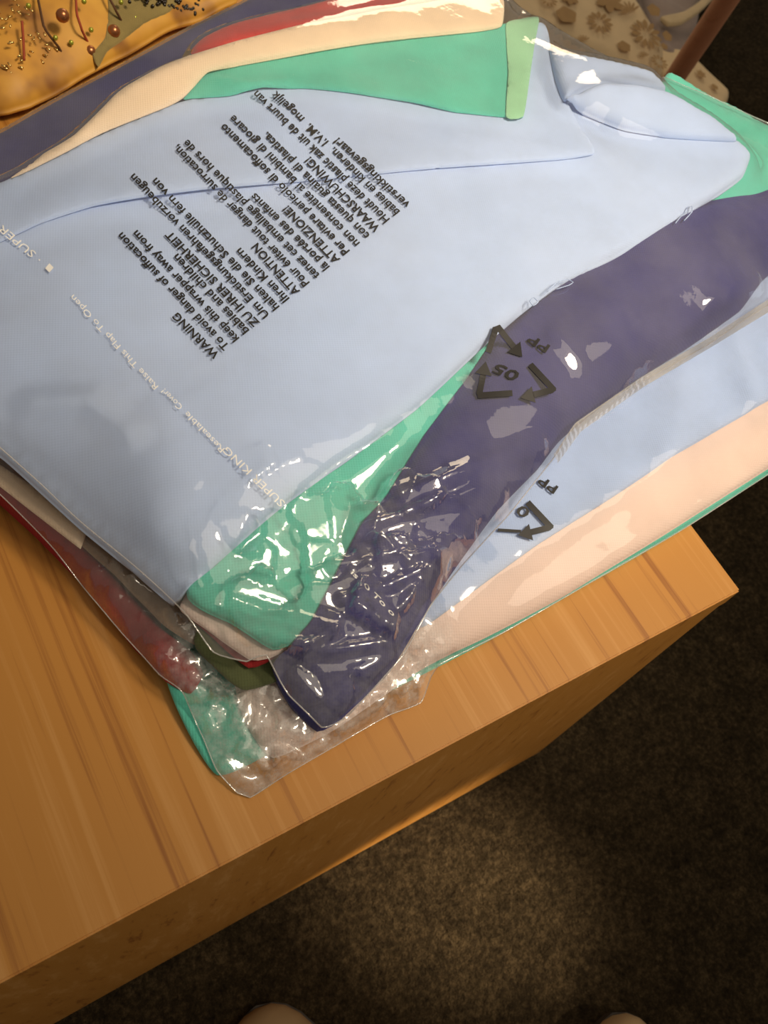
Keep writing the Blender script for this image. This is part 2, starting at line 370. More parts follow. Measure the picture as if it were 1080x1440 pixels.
def on(Z, px, py, lift=.0006):
    z = .06
    for _ in range(6):
        p = at(px, py, z); z = .5 * z + .5 * float(sample(Z, p[None, :2])[0])
    return np.array([p[0], p[1], TABLE + float(sample(Z, p[None, :2])[0]) + lift])
def text_mesh(s, bold=.0):
    c = bpy.data.curves.new('t', 'FONT'); c.body = s; c.size = 1; c.resolution_u = 2; c.offset = bold; o = bpy.data.objects.new('t', c); S.collection.objects.link(o)
    bpy.context.view_layer.update(); me = bpy.data.meshes.new_from_object(o.evaluated_get(bpy.context.evaluated_depsgraph_get()))
    V = [tuple(v.co) for v in me.vertices]; Fc = [list(p.vertices) for p in me.polygons]; w = max([v[0] for v in V] or [0])
    bpy.data.objects.remove(o); bpy.data.curves.remove(c); bpy.data.meshes.remove(me); return V, Fc, w

# ================================================================== room
m, n, l, b = mat('brown_carpet'); v = coords(n, l)
c1 = ramp(n, l, noise(n, l, v, 170, 6, .75), [(.30, (.009, .006, .003)), (.5, (.034, .024, .012)), (.72, (.09, .064, .033))])
c2 = ramp(n, l, noise(n, l, v, 28, 3, .6), [(.25, (.55, .55, .55)), (.75, (1.25, 1.25, 1.25))])
mx = n.new('ShaderNodeMixRGB'); mx.blend_type = 'MULTIPLY'; mx.inputs[0].default_value = 1; l.new(c1, mx.inputs[1]); l.new(c2, mx.inputs[2]); l.new(mx.outputs[0], b.inputs['Base Color'])
b.inputs['Roughness'].default_value = 1; b.inputs['Specular IOR Level'].default_value = .1
bp = n.new('ShaderNodeBump'); bp.inputs['Distance'].default_value = .006; bp.inputs['Strength'].default_value = 1; l.new(noise(n, l, v, 240, 4, .7), bp.inputs['Height']); l.new(bp.outputs[0], b.inputs['Normal'])
# carpet with a low uneven pile
K = 150; xs = np.linspace(-2.2, 2.2, K); ys = np.linspace(-1.6, 2.6, K); X, Y = np.meshgrid(xs, ys)
Zf = -.004 + .0035 * rng.random((K, K))
link('floor', np.stack([X.ravel(), Y.ravel(), Zf.ravel()], 1), [[j * K + i, j * K + i + 1, (j + 1) * K + i + 1, (j + 1) * K + i] for j in range(K - 1) for i in range(K - 1)], m, kind='structure')

# ------------------------------------------------------------------ cabinet
CW, CD = 1.15, 0.84
cab = thing('low_cabinet', 'low oak veneer cabinet carrying the stack of bags', 'cabinet', (-CW / 2, CD / 2, 0))
def cpart(name, x0, x1, y0, y1, z0, z1, bev=.0012):
    v, f = box(x0 + CW / 2, x1 + CW / 2, y0 - CD / 2, y1 - CD / 2, z0, z1, bev); return link(name, v, f, MWOOD, cab, False)
cpart('top_panel', -CW, 0, 0, CD, TABLE - .022, TABLE)
cpart('side_panel', -.020, -.001, .020, CD - .002, 0, TABLE - .0225)
cpart('side_panel', -CW + .001, -CW + .020, .020, CD - .002, 0, TABLE - .0225)
cpart('front_panel', -CW + .001, -.001, .0008, .0195, .0, TABLE - .0228)
cpart('back_panel', -CW + .021, -.021, CD - .016, CD - .004, 0.0, TABLE - .0225)

# ================================================================== lower bag: folded cloths from the bottom up
G_L = 'folded cloths in the lower bag'; G_U = 'folded cloths in the upper bag'
slab('folded_cloth', [(232, 945, 12), (305, 1088, 5), (420, 1035, 5), (520, 985, 6), (700, 893, 6), (800, 836, 6), (950, 750, 6), (1080, 667, 6), (1250, 560, 6), (1180, 330, 8), (600, 420, 8), (250, 700, 10)],
     MM, .006, .003, seed=11, label='mint green folded cloth lying lowest, its corner on the bare oak', category='cloth', group=G_L)
slab('folded_cloth', [(-90, 618, 36), (0, 664, 36), (75, 715, 36), (150, 790, 34), (225, 872, 32), (272, 910, 30), (286, 938, 28), (268, 966, 24), (232, 950, 22), (165, 876, 20), (100, 797, 20), (0, 702, 20), (-90, 640, 20), (-160, 560, 24), (100, 500, 36), (300, 700, 38)],
     MD, .024, .010, seed=12, wr=.0012, ws=120, creases=[([(60, 740, 28), (150, 830, 28), (245, 930, 26)], .004, -.004), ([(130, 830, 26), (150, 860, 24)], .003, .003), ([(165, 850, 26), (190, 900, 24)], .003, -.003), ([(200, 890, 26), (240, 950, 24)], .003, .003)],
     label='dark red folded cloth bulging out at the left edge of the lower bag', category='cloth', group=G_L)
slab('folded_cloth', [(1250, 545, 22), (1080, 657, 16), (940, 746, 16), (800, 832, 16), (680, 895, 16), (590, 940, 16), (475, 1020, 16), (385, 1062, 12), (345, 1010, 14), (330, 930, 22), (420, 700, 26), (800, 500, 28), (1250, 300, 28)],
     MP, .014, .008, seed=13, wr=.0008, inner=[(900, 690, 24), (760, 790, 24), (620, 880, 24)], label='peach pink folded cloth along the front edge of the lower bag', category='cloth', group=G_L)
slab('folded_cloth', [(1250, 462, 34), (1080, 562, 32), (960, 632, 32), (862, 697, 31), (760, 762, 30), (690, 812, 30), (600, 878, 28), (545, 880, 30), (560, 700, 34), (800, 450, 36), (1250, 250, 38)],
     MB2, .008, .005, seed=14, wr=.0012, ws=80, creases=[([(1030, 470, 34), (1060, 560, 34)], .008, .003), ([(960, 520, 34), (940, 640, 34)], .010, .002)], label='pale blue folded cloth lying on the peach one in the lower bag', category='cloth', group=G_L)
slab('folded_cloth', [(-80, 610, 38), (60, 690, 38), (120, 742, 38), (200, 800, 37), (290, 872, 36), (282, 908, 32), (230, 876, 35), (160, 806, 37), (90, 745, 37), (0, 672, 37), (-80, 625, 37), (-80, 500, 38), (200, 600, 40)],
     MT, .006, .004, seed=15, wr=.0016, ws=200, label='beige folded cloth edge in a shade-darkened tone squeezed over the dark red one', category='cloth', group=G_L)
slab('folded_cloth', [(-80, 600, 43), (0, 652, 43), (62, 692, 43), (126, 737, 43), (113, 771, 42), (50, 722, 42), (0, 683, 42), (-80, 632, 42)],
     MC, .003, .0016, seed=16, wr=.0005, smooth=False, label='cream cloth with a square cut corner peeping out above the dark red one', category='cloth', group=G_L)
bagL = thing('plastic_bag', 'clear plastic bag lying underneath, its crinkled corner on the bare oak', 'bag', tuple(np.append(at(560, 700, 0)[:2], TABLE)), 'clear bags of cloth')
LOC = np.array(bagL.location)
def under(v, o): return [tuple(np.array(p) - np.array(o.location)) for p in v]
cL = at(430, 1010, .01)[:2]
fa = facets(cL, .16, 260, .017, 21); fb = facets(cL, .16, 1500, .006, 22)
mk = np.maximum(blob(395, 1025, 10, .070, 4), 1.0 * blob(555, 968, 8, .045, 4)); mk2 = np.maximum(blob(170, 850, 25, .05), blob(300, 920, 20, .04))
rp = (ripple(np.stack([GXX.ravel(), GYY.ravel()], 1), 60, 31) + ripple(np.stack([GXX.ravel(), GYY.ravel()], 1), 160, 32) * .5).reshape(NY, NX)
oL, ZL, rimL, insL = film('film', [(1250, 556, 5), (1080, 670, 5), (950, 754, 5), (800, 842, 4), (700, 899, 4), (612, 944, 4), (603, 957, 6), (592, 988, 4), (545, 1008, 4), (480, 1046, 4), (400, 1092, 3), (352, 1121, 3), (334, 1115, 3), (305, 1086, 3), (285, 1040, 4), (258, 985, 8), (225, 957, 12), (150, 870, 14), (80, 790, 14), (0, 715, 14), (-120, 640, 14), (-120, 420, 36), (300, 420, 36), (800, 350, 36), (1250, 240, 36)],
    [(430, 1000, 14), (350, 1040, 12)], MFL, bagL, .0010, 4, lambda Z: mk * .5 * fb + mk2 * .5 * fb + .0007 * rp, .004, [(430, 1000, 10, .085, .0016)], seed=41, edge_drop=.006, crk=np.clip(mk + .05 * mk2, 0, 1), cells=crumple(430, 1000, 10, .12, 420, 81, np.clip(mk + mk2, 0, 1), .6, lift=.004))
oL.data.transform(Matrix.Translation(-Vector(LOC)))
v, f = tube(rimL[:], .0004, 5, True); link('film_edge', under(v, bagL), f, MEDGE, bagL)
H[insL] = np.maximum(H[insL], ZL[insL])

# ================================================================== upper bag: folded cloths from the bottom up
slab('folded_cloth', [(272, 905, 40), (292, 930, 38), (340, 968, 34), (392, 955, 36), (460, 900, 44), (400, 800, 48), (300, 840, 46)],
     cloth_mat('olive_cotton', (.07, .085, .03), .2), .006, .003, seed=17, wr=.0015, ws=200, label='olive green cloth end bunched in the lower corner of the upper bag', category='cloth', group=G_U)
slab('folded_cloth', [(268, 868, 47), (302, 900, 45), (350, 938, 42), (385, 925, 44), (480, 860, 50), (400, 760, 52), (285, 830, 50)],
     MD, .004, .002, seed=18, label='thin dark red cloth edge under the mint green cloth', category='cloth', group=G_U)
slab('folded_cloth', [(252, 852, 53), (300, 890, 52), (352, 925, 50), (392, 918, 50), (480, 840, 54), (420, 740, 56), (290, 800, 56)],
     MP, .006, .003, seed=19, wr=.001, ws=150, label='peach cloth edge between dark red and mint green in the upper bag', category='cloth', group=G_U)
slab('folded_cloth', [(262, 828, 64), (325, 872, 62), (385, 908, 60), (430, 890, 60), (520, 800, 62), (620, 660, 64), (800, 480, 66), (1000, 300, 68), (1085, 268, 68), (1160, 230, 68), (1100, 185, 72), (1040, 150, 74), (985, 122, 76), (940, 100, 78), (900, 160, 74), (700, 300, 68), (400, 500, 66)],
     MM, .010, .004, seed=20, wr=.0012, ws=110, inner=[(470, 760, 66), (560, 640, 67)], creases=[([(478, 668, 66), (505, 740, 64)], .003, -.004), ([(300, 835, 64), (370, 825, 64)], .003, .003), ([(1000, 165, 72), (1080, 205, 70)], .003, -.004), ([(985, 140, 74), (1090, 195, 72)], .002, .003)],
     label='mint green cloth showing between the blue and navy cloths of the upper bag', category='cloth', group=G_U)
navy = slab('folded_cloth', [(1250, 280, 58), (1140, 335, 52), (1085, 378, 50), (1050, 424, 48), (975, 476, 48), (900, 523, 48), (800, 601, 48), (765, 645, 48), (705, 708, 47), (645, 790, 46), (605, 850, 46), (555, 932, 44), (482, 1003, 42), (450, 1018, 40), (412, 985, 40), (384, 935, 46), (404, 912, 56), (440, 868, 64), (490, 770, 70), (512, 728, 72), (546, 690, 73), (600, 603, 74), (655, 530, 74), (720, 440, 76), (840, 350, 78), (960, 280, 78), (1080, 262, 74), (1250, 190, 74)],
     MN, .030, .016, seed=21, wr=.0010, ws=90, inner=[(860, 470, 74), (740, 560, 74), (640, 680, 72), (560, 790, 70), (520, 880, 64), (1000, 370, 74)], creases=[([(520, 720, 72), (700, 660, 68)], .005, .003), ([(500, 760, 70), (640, 700, 68)], .004, -.003)],
     label='navy blue cloth with a rolled fold along the front of the upper bag', category='cloth', group=G_U, tmin=.004)
slab('folded_cloth', [(-110, 228, 60), (0, 180, 58), (100, 124, 58), (182, 80, 58), (265, 36, 58), (345, -4, 58), (420, -40, 58), (640, -40, 62), (560, 120, 64), (200, 200, 64), (0, 330, 62), (-110, 380, 60)],
     MN, .014, .008, seed=22, label='navy blue cloth along the far left edge of the upper bag', category='cloth', group=G_U)
blue = slab('folded_cloth', [(-120, 540, 76), (0, 636, 68), (60, 690, 64), (112, 737, 60), (180, 793, 58), (243, 845, 56), (272, 818, 66), (335, 758, 76), (400, 702, 79), (500, 632, 80), (592, 562, 81), (690, 472, 82), (747, 426, 82), (800, 391, 82), (880, 350, 83), (960, 300, 83), (1012, 268, 83), (1050, 240, 83), (1060, 213, 83), (1042, 194, 84), (990, 172, 84), (900, 150, 84), (700, 120, 84), (300, 160, 82), (0, 250, 80), (-120, 300, 80)],
     MB, .016, .008, seed=23, wr=.0009, ws=40, inner=[(300, 500, 84), (500, 400, 85), (700, 330, 85), (150, 600, 82), (220, 740, 78), (900, 240, 85)], creases=[([(0, 600, 76), (130, 715, 74), (265, 818, 66)], .005, -.0025), ([(780, 180, 84), (850, 230, 84)], .012, .0015)],
     label='large light blue cloth spread on top of the upper bag', category='cloth', group=G_U, tmin=.003)
slab('folded_flap', [(-120, 385, 84), (0, 337, 85), (60, 308, 86), (130, 286, 87), (210, 273, 88), (300, 262, 88), (390, 254, 88), (480, 245, 89), (650, 231, 89), (834, 216, 89), (818, 178, 89), (800, 143, 89), (786, 108, 89), (775, 62, 89), (760, 30, 88), (560, 60, 88), (400, 110, 88), (250, 143, 87), (110, 203, 85), (15, 250, 82), (-120, 320, 80)],
     MB, .004, .0022, seed=24, parent=blue, wr=.0008, ws=50, creases=[([(640, 190, 89), (834, 216, 89)], .006, .001)])
ru = [([(775, 62, 94), (800, 70, 97), (860, 82, 97), (918, 97, 96), (940, 120, 94), (905, 116, 97), (850, 108, 98), (818, 120, 98), (797, 133, 96), (784, 105, 95)], 25),
      ([(797, 133, 97), (822, 122, 101), (852, 112, 103), (935, 122, 99), (1000, 158, 93), (1040, 190, 90), (1000, 191, 89), (940, 184, 91), (880, 173, 92), (830, 152, 93), (806, 142, 93)], 26)]
for o_, sd in ru: slab('gathered_fold', o_, MB, .013, .006, seed=sd, parent=blue, wr=.0008, ws=120, step=.003)
mt = slab('folded_cloth', [(258, 136, 89), (272, 112, 91), (292, 97, 91), (340, 84, 91), (400, 72, 92), (550, 52, 93), (700, 34, 93), (757, 24, 92), (752, 60, 92), (745, 110, 92), (736, 163, 92), (712, 163, 92), (640, 155, 92), (580, 141, 92), (500, 128, 92), (430, 121, 91), (370, 122, 91), (320, 133, 90)],
     MM, .0035, .002, seed=27, wr=.0009, ws=70, creases=[([(300, 110, 91), (340, 122, 91), (400, 115, 91)], .004, .0025)], label='small mint green cloth lying across the far end of the big blue one', category='cloth', group=G_U)
slab('selvedge_strip', [(712, 34, 93), (757, 24, 93), (752, 60, 93), (745, 110, 93), (736, 163, 93), (712, 164, 93), (715, 100, 93)], MG, .001, .0006, seed=28, parent=mt, wr=.0002, label='lighter yellowish green strip')
slab('folded_cloth', [(15, 250, 84), (60, 212, 88), (105, 185, 91), (160, 130, 94), (180, 115, 95), (225, 90, 97), (265, 75, 98), (330, 55, 99), (420, 33, 100), (520, 14, 100), (620, -2, 99), (705, -12, 97), (706, 33, 97), (640, 42, 98), (520, 55, 98), (420, 71, 97), (340, 86, 96), (292, 99, 95), (262, 130, 92), (235, 146, 90), (150, 182, 88), (90, 215, 86)],
     MC, .006, .004, seed=29, wr=.0007, ws=60, label='cream cloth strip folded along the far edge of the upper bag', category='cloth', group=G_U)
slab('folded_cloth', [(268, 68, 92), (285, 50, 92), (330, 30, 92), (420, 8, 93), (520, -16, 93), (620, -28, 93), (600, 0, 97), (500, 16, 97), (400, 38, 97), (320, 58, 97)],
     MR, .008, .004, seed=30, label='bright red cloth sliver behind the cream strip', category='cloth', group=G_U, tmin=.001)
# frayed threads along the blue edge and on the mint cloth
th = []
for pts in [[(757, 424), (750, 418), (745, 424), (750, 430), (757, 424), (752, 416)], [(770, 410), (785, 396), (800, 393), (806, 397), (800, 401)]]:
    th.append(tube(resample(np.array([at(a, b, .086) for a, b in pts]), .002)[:-3], .00035, 5))
for pts in [[(950, 314), (958, 304), (966, 298), (968, 291), (973, 290), (973, 298), (966, 306), (960, 312)]]: th.append(tube(resample(np.array([at(a, b, .083) for a, b in pts]), .002)[:-3], .0004, 5))
for v, f in th: link('loose_thread', v, f, MB2, blue)

# ------------------------------------------------------------------ upper bag film
bagU = thing('plastic_bag', 'clear printed plastic bag on top, its corner crinkled over navy cloth', 'bag', tuple(np.append(at(560, 500, .05)[:2], TABLE + .05)), 'clear bags of cloth')
UO = Vector(bagU.location)
cU = at(480, 860, .06)[:2]
fa = facets(cU, .20, 200, .026, 51); fb = facets(cU, .20, 900, .005, 52); fc = facets(at(500, 300, .08)[:2], .45, 160, .006, 53)
mkU = np.clip(1.0 * blob(480, 850, 60, .075, 4) + 1.0 * blob(440, 955, 45, .058, 4) + .35 * blob(620, 730, 70, .07), 0, 1)
mkL = np.clip(.6 * blob(60, 620, 75, .10) + .6 * blob(200, 820, 60, .07) + .12 * blob(1020, 400, 70, .05) + .2 * blob(100, 130, 60, .1), 0, .8)
def ridge(pts, w, h):
    Q = np.stack([GXX.ravel(), GYY.ravel()], 1); L = np.array([at(a, b, c / 1000)[:2] for a, b, c in pts]); d = segdist(Q, L).reshape(NY, NX); return h * np.clip(1 - d / w, 0, 1)
rid = 0
for pts, w, h in [([(515, 722, 74), (640, 672, 72), (760, 628, 60)], .009, .006), ([(500, 748, 74), (640, 705, 70), (740, 665, 55)], .006, .004), 
                  ([(330, 858, 66), (420, 872, 66), (470, 895, 62)], .006, .005), ([(470, 800, 72), (560, 790, 66), (600, 800, 58)], .006, .006), ([(480, 845, 70), (545, 832, 66), (590, 815, 60)], .005, .006),
                  ([(400, 915, 60), (480, 918, 58), (540, 912, 52)], .006, .006), ([(520, 760, 72), (570, 800, 66)], .006, .006), ([(430, 690, 80), (480, 650, 82), (560, 600, 83)], .006, .003), ([(640, 790, 50), (600, 810, 54), (575, 850, 52), (545, 900, 50)], .006, .004),
                  ([(50, 560, 84), (130, 560, 86), (190, 610, 86)], .012, .004), ([(860, 540, 74), (960, 450, 74), (1050, 395, 72)], .008, .004), ([(1000, 420, 70), (1080, 380, 70)], .008, .005), ([(780, 470, 78), (830, 520, 76)], .008, .002)]:
    rid = np.maximum(rid, ridge(pts, w, h))
outU = [(1250, 322, 42), (1085, 425, 42), (1000, 482, 42), (900, 540, 42), (805, 605, 42), (775, 650, 42), (715, 725, 42), (648, 800, 42), (600, 862, 42), (562, 930, 40), (490, 1006, 38), (452, 1024, 36), (405, 985, 36), (372, 935, 42), (345, 945, 36), (300, 930, 36), (258, 875, 44), (180, 805, 48), (110, 745, 50), (60, 700, 50), (0, 650, 50), (-120, 560, 52),
        (-120, 220, 58), (0, 170, 57), (90, 120, 57), (180, 74, 57), (262, 28, 57), (340, -10, 57), (420, -48, 58), (680, -46, 70), (745, 2, 84), (800, 34, 84), (870, 72, 84), (935, 105, 82), (1000, 136, 78), (1080, 178, 72), (1250, 240, 68)]
oU, ZU, rimU, insU = film('film', outU, [], MFU, bagU, .0008, 4, lambda Z: mkU * .25 * fb + mkL * fc + .0003 * rp + rid, .004, [(490, 850, 60, .105, .0016)], seed=42, crk=np.clip(.7 * mkU + .15 * mkL, 0, 1), cells=crumple(490, 860, 60, .13, 115, 86, mkU, .62))
oU.data.transform(Matrix.Translation(-UO))
v, f = tube(rimU, .00045, 5, True); link('film_edge', under(v, bagU), f, MEDGE, bagU)
# welded seam strip along the front edge
sv = []; sf = []
L0 = [(1100, 408), (1000, 474), (900, 532), (808, 596), (778, 640)]; L1 = [(1112, 420), (1008, 484), (906, 544), (816, 608), (784, 652)]
def along(L, k):
    L = np.array(L, float); d = np.r_[0, np.cumsum(np.linalg.norm(np.diff(L, axis=0), axis=1))]; t = np.linspace(0, d[-1], k); return np.stack([np.interp(t, d, L[:, 0]), np.interp(t, d, L[:, 1])], 1)
A = along(L0, 90); B = along(L1, 90)
for i, (a, b_) in enumerate(zip(A, B)):
    for w in (0, .33, .66, 1):
        q = a + (b_ - a) * w; p = on(ZU, *q, .001 + .0006 * (i % 2) * (w in (.33, .66))); sv.append(p)
for i in range(89):
    for k in range(3): sf.append([i * 4 + k, i * 4 + k + 1, i * 4 + k + 5, i * 4 + k + 4])
link('heat_seal', under(sv, bagU), sf, MSEAL, bagU, False)

# ------------------------------------------------------------------ printing on the film
lines = ['WARNING', 'To avoid danger of suffocation', 'keep this wrapper away from', 'babies and children', 'ZU IHRER SICHERHEIT', 'Um Erstickungsgefahren vorzubeugen', 'halten Sie die Schutzhülle fern von', 'Ihren Kindern', 'ATTENTION', 'Pour éviter tout danger de surrocation,', 'tenez cet emballage plastique hors de', 'la portée des enfants', 'ATTENZIONE!', 'Per evitare pericolo di soffocamento', 'non consentite ai bambini di giocare', 'con questa guaina di plastica.', 'WAARSCHUWING!', 'Houdt deze plastic zak uit de buurt van', 'babies en kinderen.  I.V.M.  mogelijk', 'verstikkingsgevaar!']
def print_line(s, start, end, up, Z, bold=.02, lift=.0004):
    """one line of print from pixel start to pixel end of its baseline; up = pixel vector of one text height unit"""
    V, Fc, w = text_mesh(s, bold); start = np.array(start, float); e = (np.array(end, float) - start); up = np.array(up, float)
    return [on(Z, *(start + e * (x / w) + up * y), lift) for x, y, _ in V], Fc
def lerp(a, b, t): return np.array(a, float) + (np.array(b, float) - np.array(a, float)) * t
ends = {1: ((250, 441)), 2: (172, 328), 3: (193, 325), 4: (250, 358), 5: (240, 326), 6: (189, 246), 7: (220, 252), 8: (338, 350), 9: (362, 343), 10: (250, 205), 11: (264, 198), 12: (359, 272), 13: (405, 290), 14: (316, 175), 15: (329, 163), 16: (376, 187), 17: (436, 222), 18: (362, 128), 19: (388, 128), 20: (476, 195)}
parts = []
for i, s in enumerate(lines, 1):
    st = lerp((309, 500), (577, 288), (i - 1) / 19); parts.append(print_line(s, st, ends[i], (-12.6, 10.2), ZU, .024))
v, f = merge(parts); link('warning_text', under(v, bagU), f, MINK, bagU, False)
parts = [print_line('SUPER KING \u00b7', (402, 708), (312, 622), (-11, 10), ZU, .0), print_line('Resealable', (317, 634), (264, 580), (-9, 8), ZU, .0), print_line('Cover!', (258, 574), (232, 548), (-9, 8), ZU, .0),
         print_line('Raise This Flap To Open', (224, 546), (104, 416), (-9, 8), ZU, .0), print_line('\u00b7 SUPER', (62, 366), (4, 318), (-11, 10), ZU, .0), print_line('is  o To o', (492, 806), (552, 868), (6.5, -6.5), ZU, .01)]
D = [on(ZU, *q, .0008) for q in ((64, 380), (70, 373), (76, 379), (70, 386))]
for v, f in parts + [(D, [[0, 1, 2, 3]])]: link('opening_text', under(v, bagU), f, MWINK, bagU, False)
def arrows(Z, off, which=(0, 1, 2)):
    def bar(pts, w0=5.0, head=True):
        P = [np.array(p, float) + off for p in pts]; V = []; Fc = []
        for k in range(len(P) - 1):
            a, b_ = P[k], P[k + 1]; d = (b_ - a) / np.linalg.norm(b_ - a); nrm = np.array([-d[1], d[0]]) * w0 / 1.0 * .85
            steps = 6; o0 = len(V)
            for j in range(steps + 1):
                q = a + (b_ - a) * j / steps - (d * 3 if (j == 0 and k) else 0) + (d * 3 if (j == steps and k < len(P) - 2) else 0); V += [q + nrm, q - nrm]
            for j in range(steps): Fc.append([o0 + 2 * j, o0 + 2 * j + 1, o0 + 2 * j + 3, o0 + 2 * j + 2])
        o0 = len(V); a = P[-1]; d = (P[-1] - P[-2]) / np.linalg.norm(P[-1] - P[-2]); nrm = np.array([-d[1], d[0]]); V += [a + nrm * 12, a - nrm * 12, a + d * 19]; Fc.append([o0, o0 + 1, o0 + 2])
        return [on(Z, *q, .0005) for q in V], Fc
    sets = [[(686, 497), (696, 465), (701, 463), (722, 489)], [(745, 514), (777, 548), (774, 550), (750, 556)], [(720, 554), (675, 557), (674, 553), (679, 528)]]
    return [bar(sets[k]) for k in which]
parts = arrows(ZU, (0, 0)) + [print_line('05', (733, 526), (699, 512), (-14, 17), ZU, .02), print_line('PP', (775, 488), (746, 471), (-10.5, 15), ZU, .02)]
v, f = merge(parts); link('recycling_mark', under(v, bagU), f, MINK, bagU, False)
parts = arrows(ZL, (-3, 192), (1,)) + [print_line('0', (748, 718), (733, 709), (-14, 17), ZL, .02), print_line('PP', (787, 685), (762, 668), (-10.5, 15), ZL, .02), print_line('-', (732, 742), (700, 740), (0, 22), ZL, .05)]
v, f = merge(parts); link('recycling_mark', under(v, bagL), f, MINK, bagL, False)

# ================================================================== behind the stack
m, n, l, b = mat('gold_satin'); v = coords(n, l)
l.new(ramp(n, l, noise(n, l, v, 16, 3, .5), [(.34, (.20, .07, .010)), (.46, (.56, .27, .03)), (.66, (.70, .38, .05))]), b.inputs['Base Color'])
b.inputs['Roughness'].default_value = .55; b.inputs['Sheen Weight'].default_value = .3; b.inputs['Sheen Tint'].default_value = (1, .7, .3, 1)
MGOLD = m
gold = slab('embroidered_cloth', [(-110, -110, 30), (120, -120, 34), (260, -90, 34), (335, -14, 22), (258, 24, 18), (178, 66, 18), (95, 110, 18), (40, 140, 18), (10, 150, 16), (-40, 152, 16), (-110, 170, 16)], MGOLD, .016, .008, seed=60, free=True, wr=.0035, ws=70,
            inner=[(40, 40, 42), (110, 30, 40), (170, 10, 36), (20, 100, 32)], label='gold embroidered cloth with copper balls and glittering beads behind the bags', category='cloth')
slab('olive_panel', [(150, -60, 38), (215, -70, 38), (255, -22, 34), (236, 8, 30), (206, 26, 28), (180, 42, 28), (150, 58, 30), (136, 74, 30), (128, 60, 34), (146, 36, 38), (152, 10, 38)], cloth_mat('olive_panel_cotton', (.24, .18, .055), .2), .004, .0015, parent=gold, seed=60, free=True, wr=.0035, ws=70, onto=('embroidered_cloth', .0015), label='olive grey panel')
gz = lambda px, py: max(.004, float(SURF['embroidered_cloth'](at(px, py, .035)[None, :2])[0]) + .002)
def ball(c, r, seg=14):
    V = []; Fc = []
    for i in range(seg // 2 + 1):
        th_ = math.pi * i / (seg // 2)
        for k in range(seg): V.append((c[0] + r * math.sin(th_) * math.cos(2 * math.pi * k / seg), c[1] + r * math.sin(th_) * math.sin(2 * math.pi * k / seg), c[2] + r * math.cos(th_)))
    for i in range(seg // 2):
        for k in range(seg): Fc.append([i * seg + k, (i + 1) * seg + k, (i + 1) * seg + (k + 1) % seg, i * seg + (k + 1) % seg])
    return V, Fc
MCOP = plain('copper_bead', (.42, .16, .06), .28, .7); MBEAD = plain('gold_bead', (.85, .60, .22), .18, .9); MGRN = plain('green_sequin', (.40, .42, .05), .25, .4); MBLK = plain('black_bead', (.02, .014, .008), .2); MTHR = plain('red_thread', (.36, .06, .02), .8); MBRN = plain('brown_thread', (.10, .04, .012), .8)
for (px, py, r) in ((88, 22, .0055), (160, 44, .0055), (127, 72, .0048)):
    v, f = ball(at(px, py, gz(px, py) + .005) + 0, r); link('copper_ball', v, f, MCOP, gold)
g = random.Random(5); P1 = []; P2 = []; P3 = []
for _ in range(95):
    cx, cy, sd = g.choice([(15, 100, 16), (55, 75, 18), (30, 60, 20), (75, 110, 14), (15, 20, 16), (-20, 60, 20), (45, 125, 12)]); px, py = g.gauss(cx, sd), g.gauss(cy, sd * 1.1)
    if py > 150 - .5 * max(px, 0) + 0: continue
    a = g.uniform(0, 6.3); c = at(px, py, gz(px, py) + .0016); d = np.array([math.cos(a), math.sin(a), g.uniform(-.3, .3)]) * .0018; P1.append(tube([c - d, c + d], .0008, 6))
for (px, py) in ((128, 42), (100, 60), (170, 3), (190, 25), (78, 53), (112, 98), (40, 8), (118, 2)): P2.append(ball(at(px, py, gz(px, py) + .003), .0022, 8))
for _ in range(70):
    t = g.random(); px, py = 190 + 95 * t + g.gauss(0, 7), -12 + 26 * t + g.gauss(0, 8); P3.append(ball(at(px, py, gz(px, py) + .005), .0017, 8))
for nm, P_, mm_ in (('gold_beads', P1, MBEAD), ('green_sequins', P2, MGRN), ('black_beads', P3, MBLK)):
    v, f = merge(P_); link(nm, v, f, mm_, gold, True, kind='stuff')
for nm, pts, mm_ in (('red_thread', [(106, -20), (108, 20), (116, 45), (128, 68)], MTHR), ('red_thread', [(31, 30), (33, 55), (34, 85)], MTHR), ('brown_thread', [(52, -10), (62, 40), (84, 68), (98, 100)], MBRN), ('brown_thread', [(150, -10), (172, 32), (188, 56)], MBRN)):
    q = along(pts, 14); v, f = tube([at(a, b_, gz(a, b_) + .0022) for a, b_ in q], .0011, 5); link(nm, v, f, mm_, gold)

# printed cloth bundle, grey cloth and wooden pole on the carpet behind the cabinet
FL = -TABLE * 1000
MPR = cloth_mat('printed_cream_cotton', (.76, .58, .34), .06, .1, .2); MPRINT = plain('brown_print', (.42, .26, .11), .9)
pr2 = slab('printed_cloth', [(920, 62, FL + 60), (960, 66, FL + 60), (986, 84, FL + 50), (1010, 108, FL + 40), (1028, 128, FL + 35), (1020, 150, FL + 40), (985, 150, FL + 45), (945, 125, FL + 55)], MPR, .032, .014, seed=71, free=True, wr=.002, ws=40, label='small cream flower-printed cloth corner on the carpet right of the pole', category='cloth', group='flower-printed cloths')
pr1 = slab('printed_cloth', [(660, -120, FL + 190), (860, -110, FL + 190), (905, -25, FL + 180), (934, 24, FL + 165), (948, 56, FL + 150), (944, 98, FL + 140), (925, 128, FL + 140), (850, 92, FL + 150), (740, 42, FL + 160), (640, 0, FL + 180)], MPR, .125, .05, seed=70, free=True, wr=.004, ws=25, label='cream cloth bundle with brown flower print behind the stack, left of the pole', category='cloth', group='flower-printed cloths')
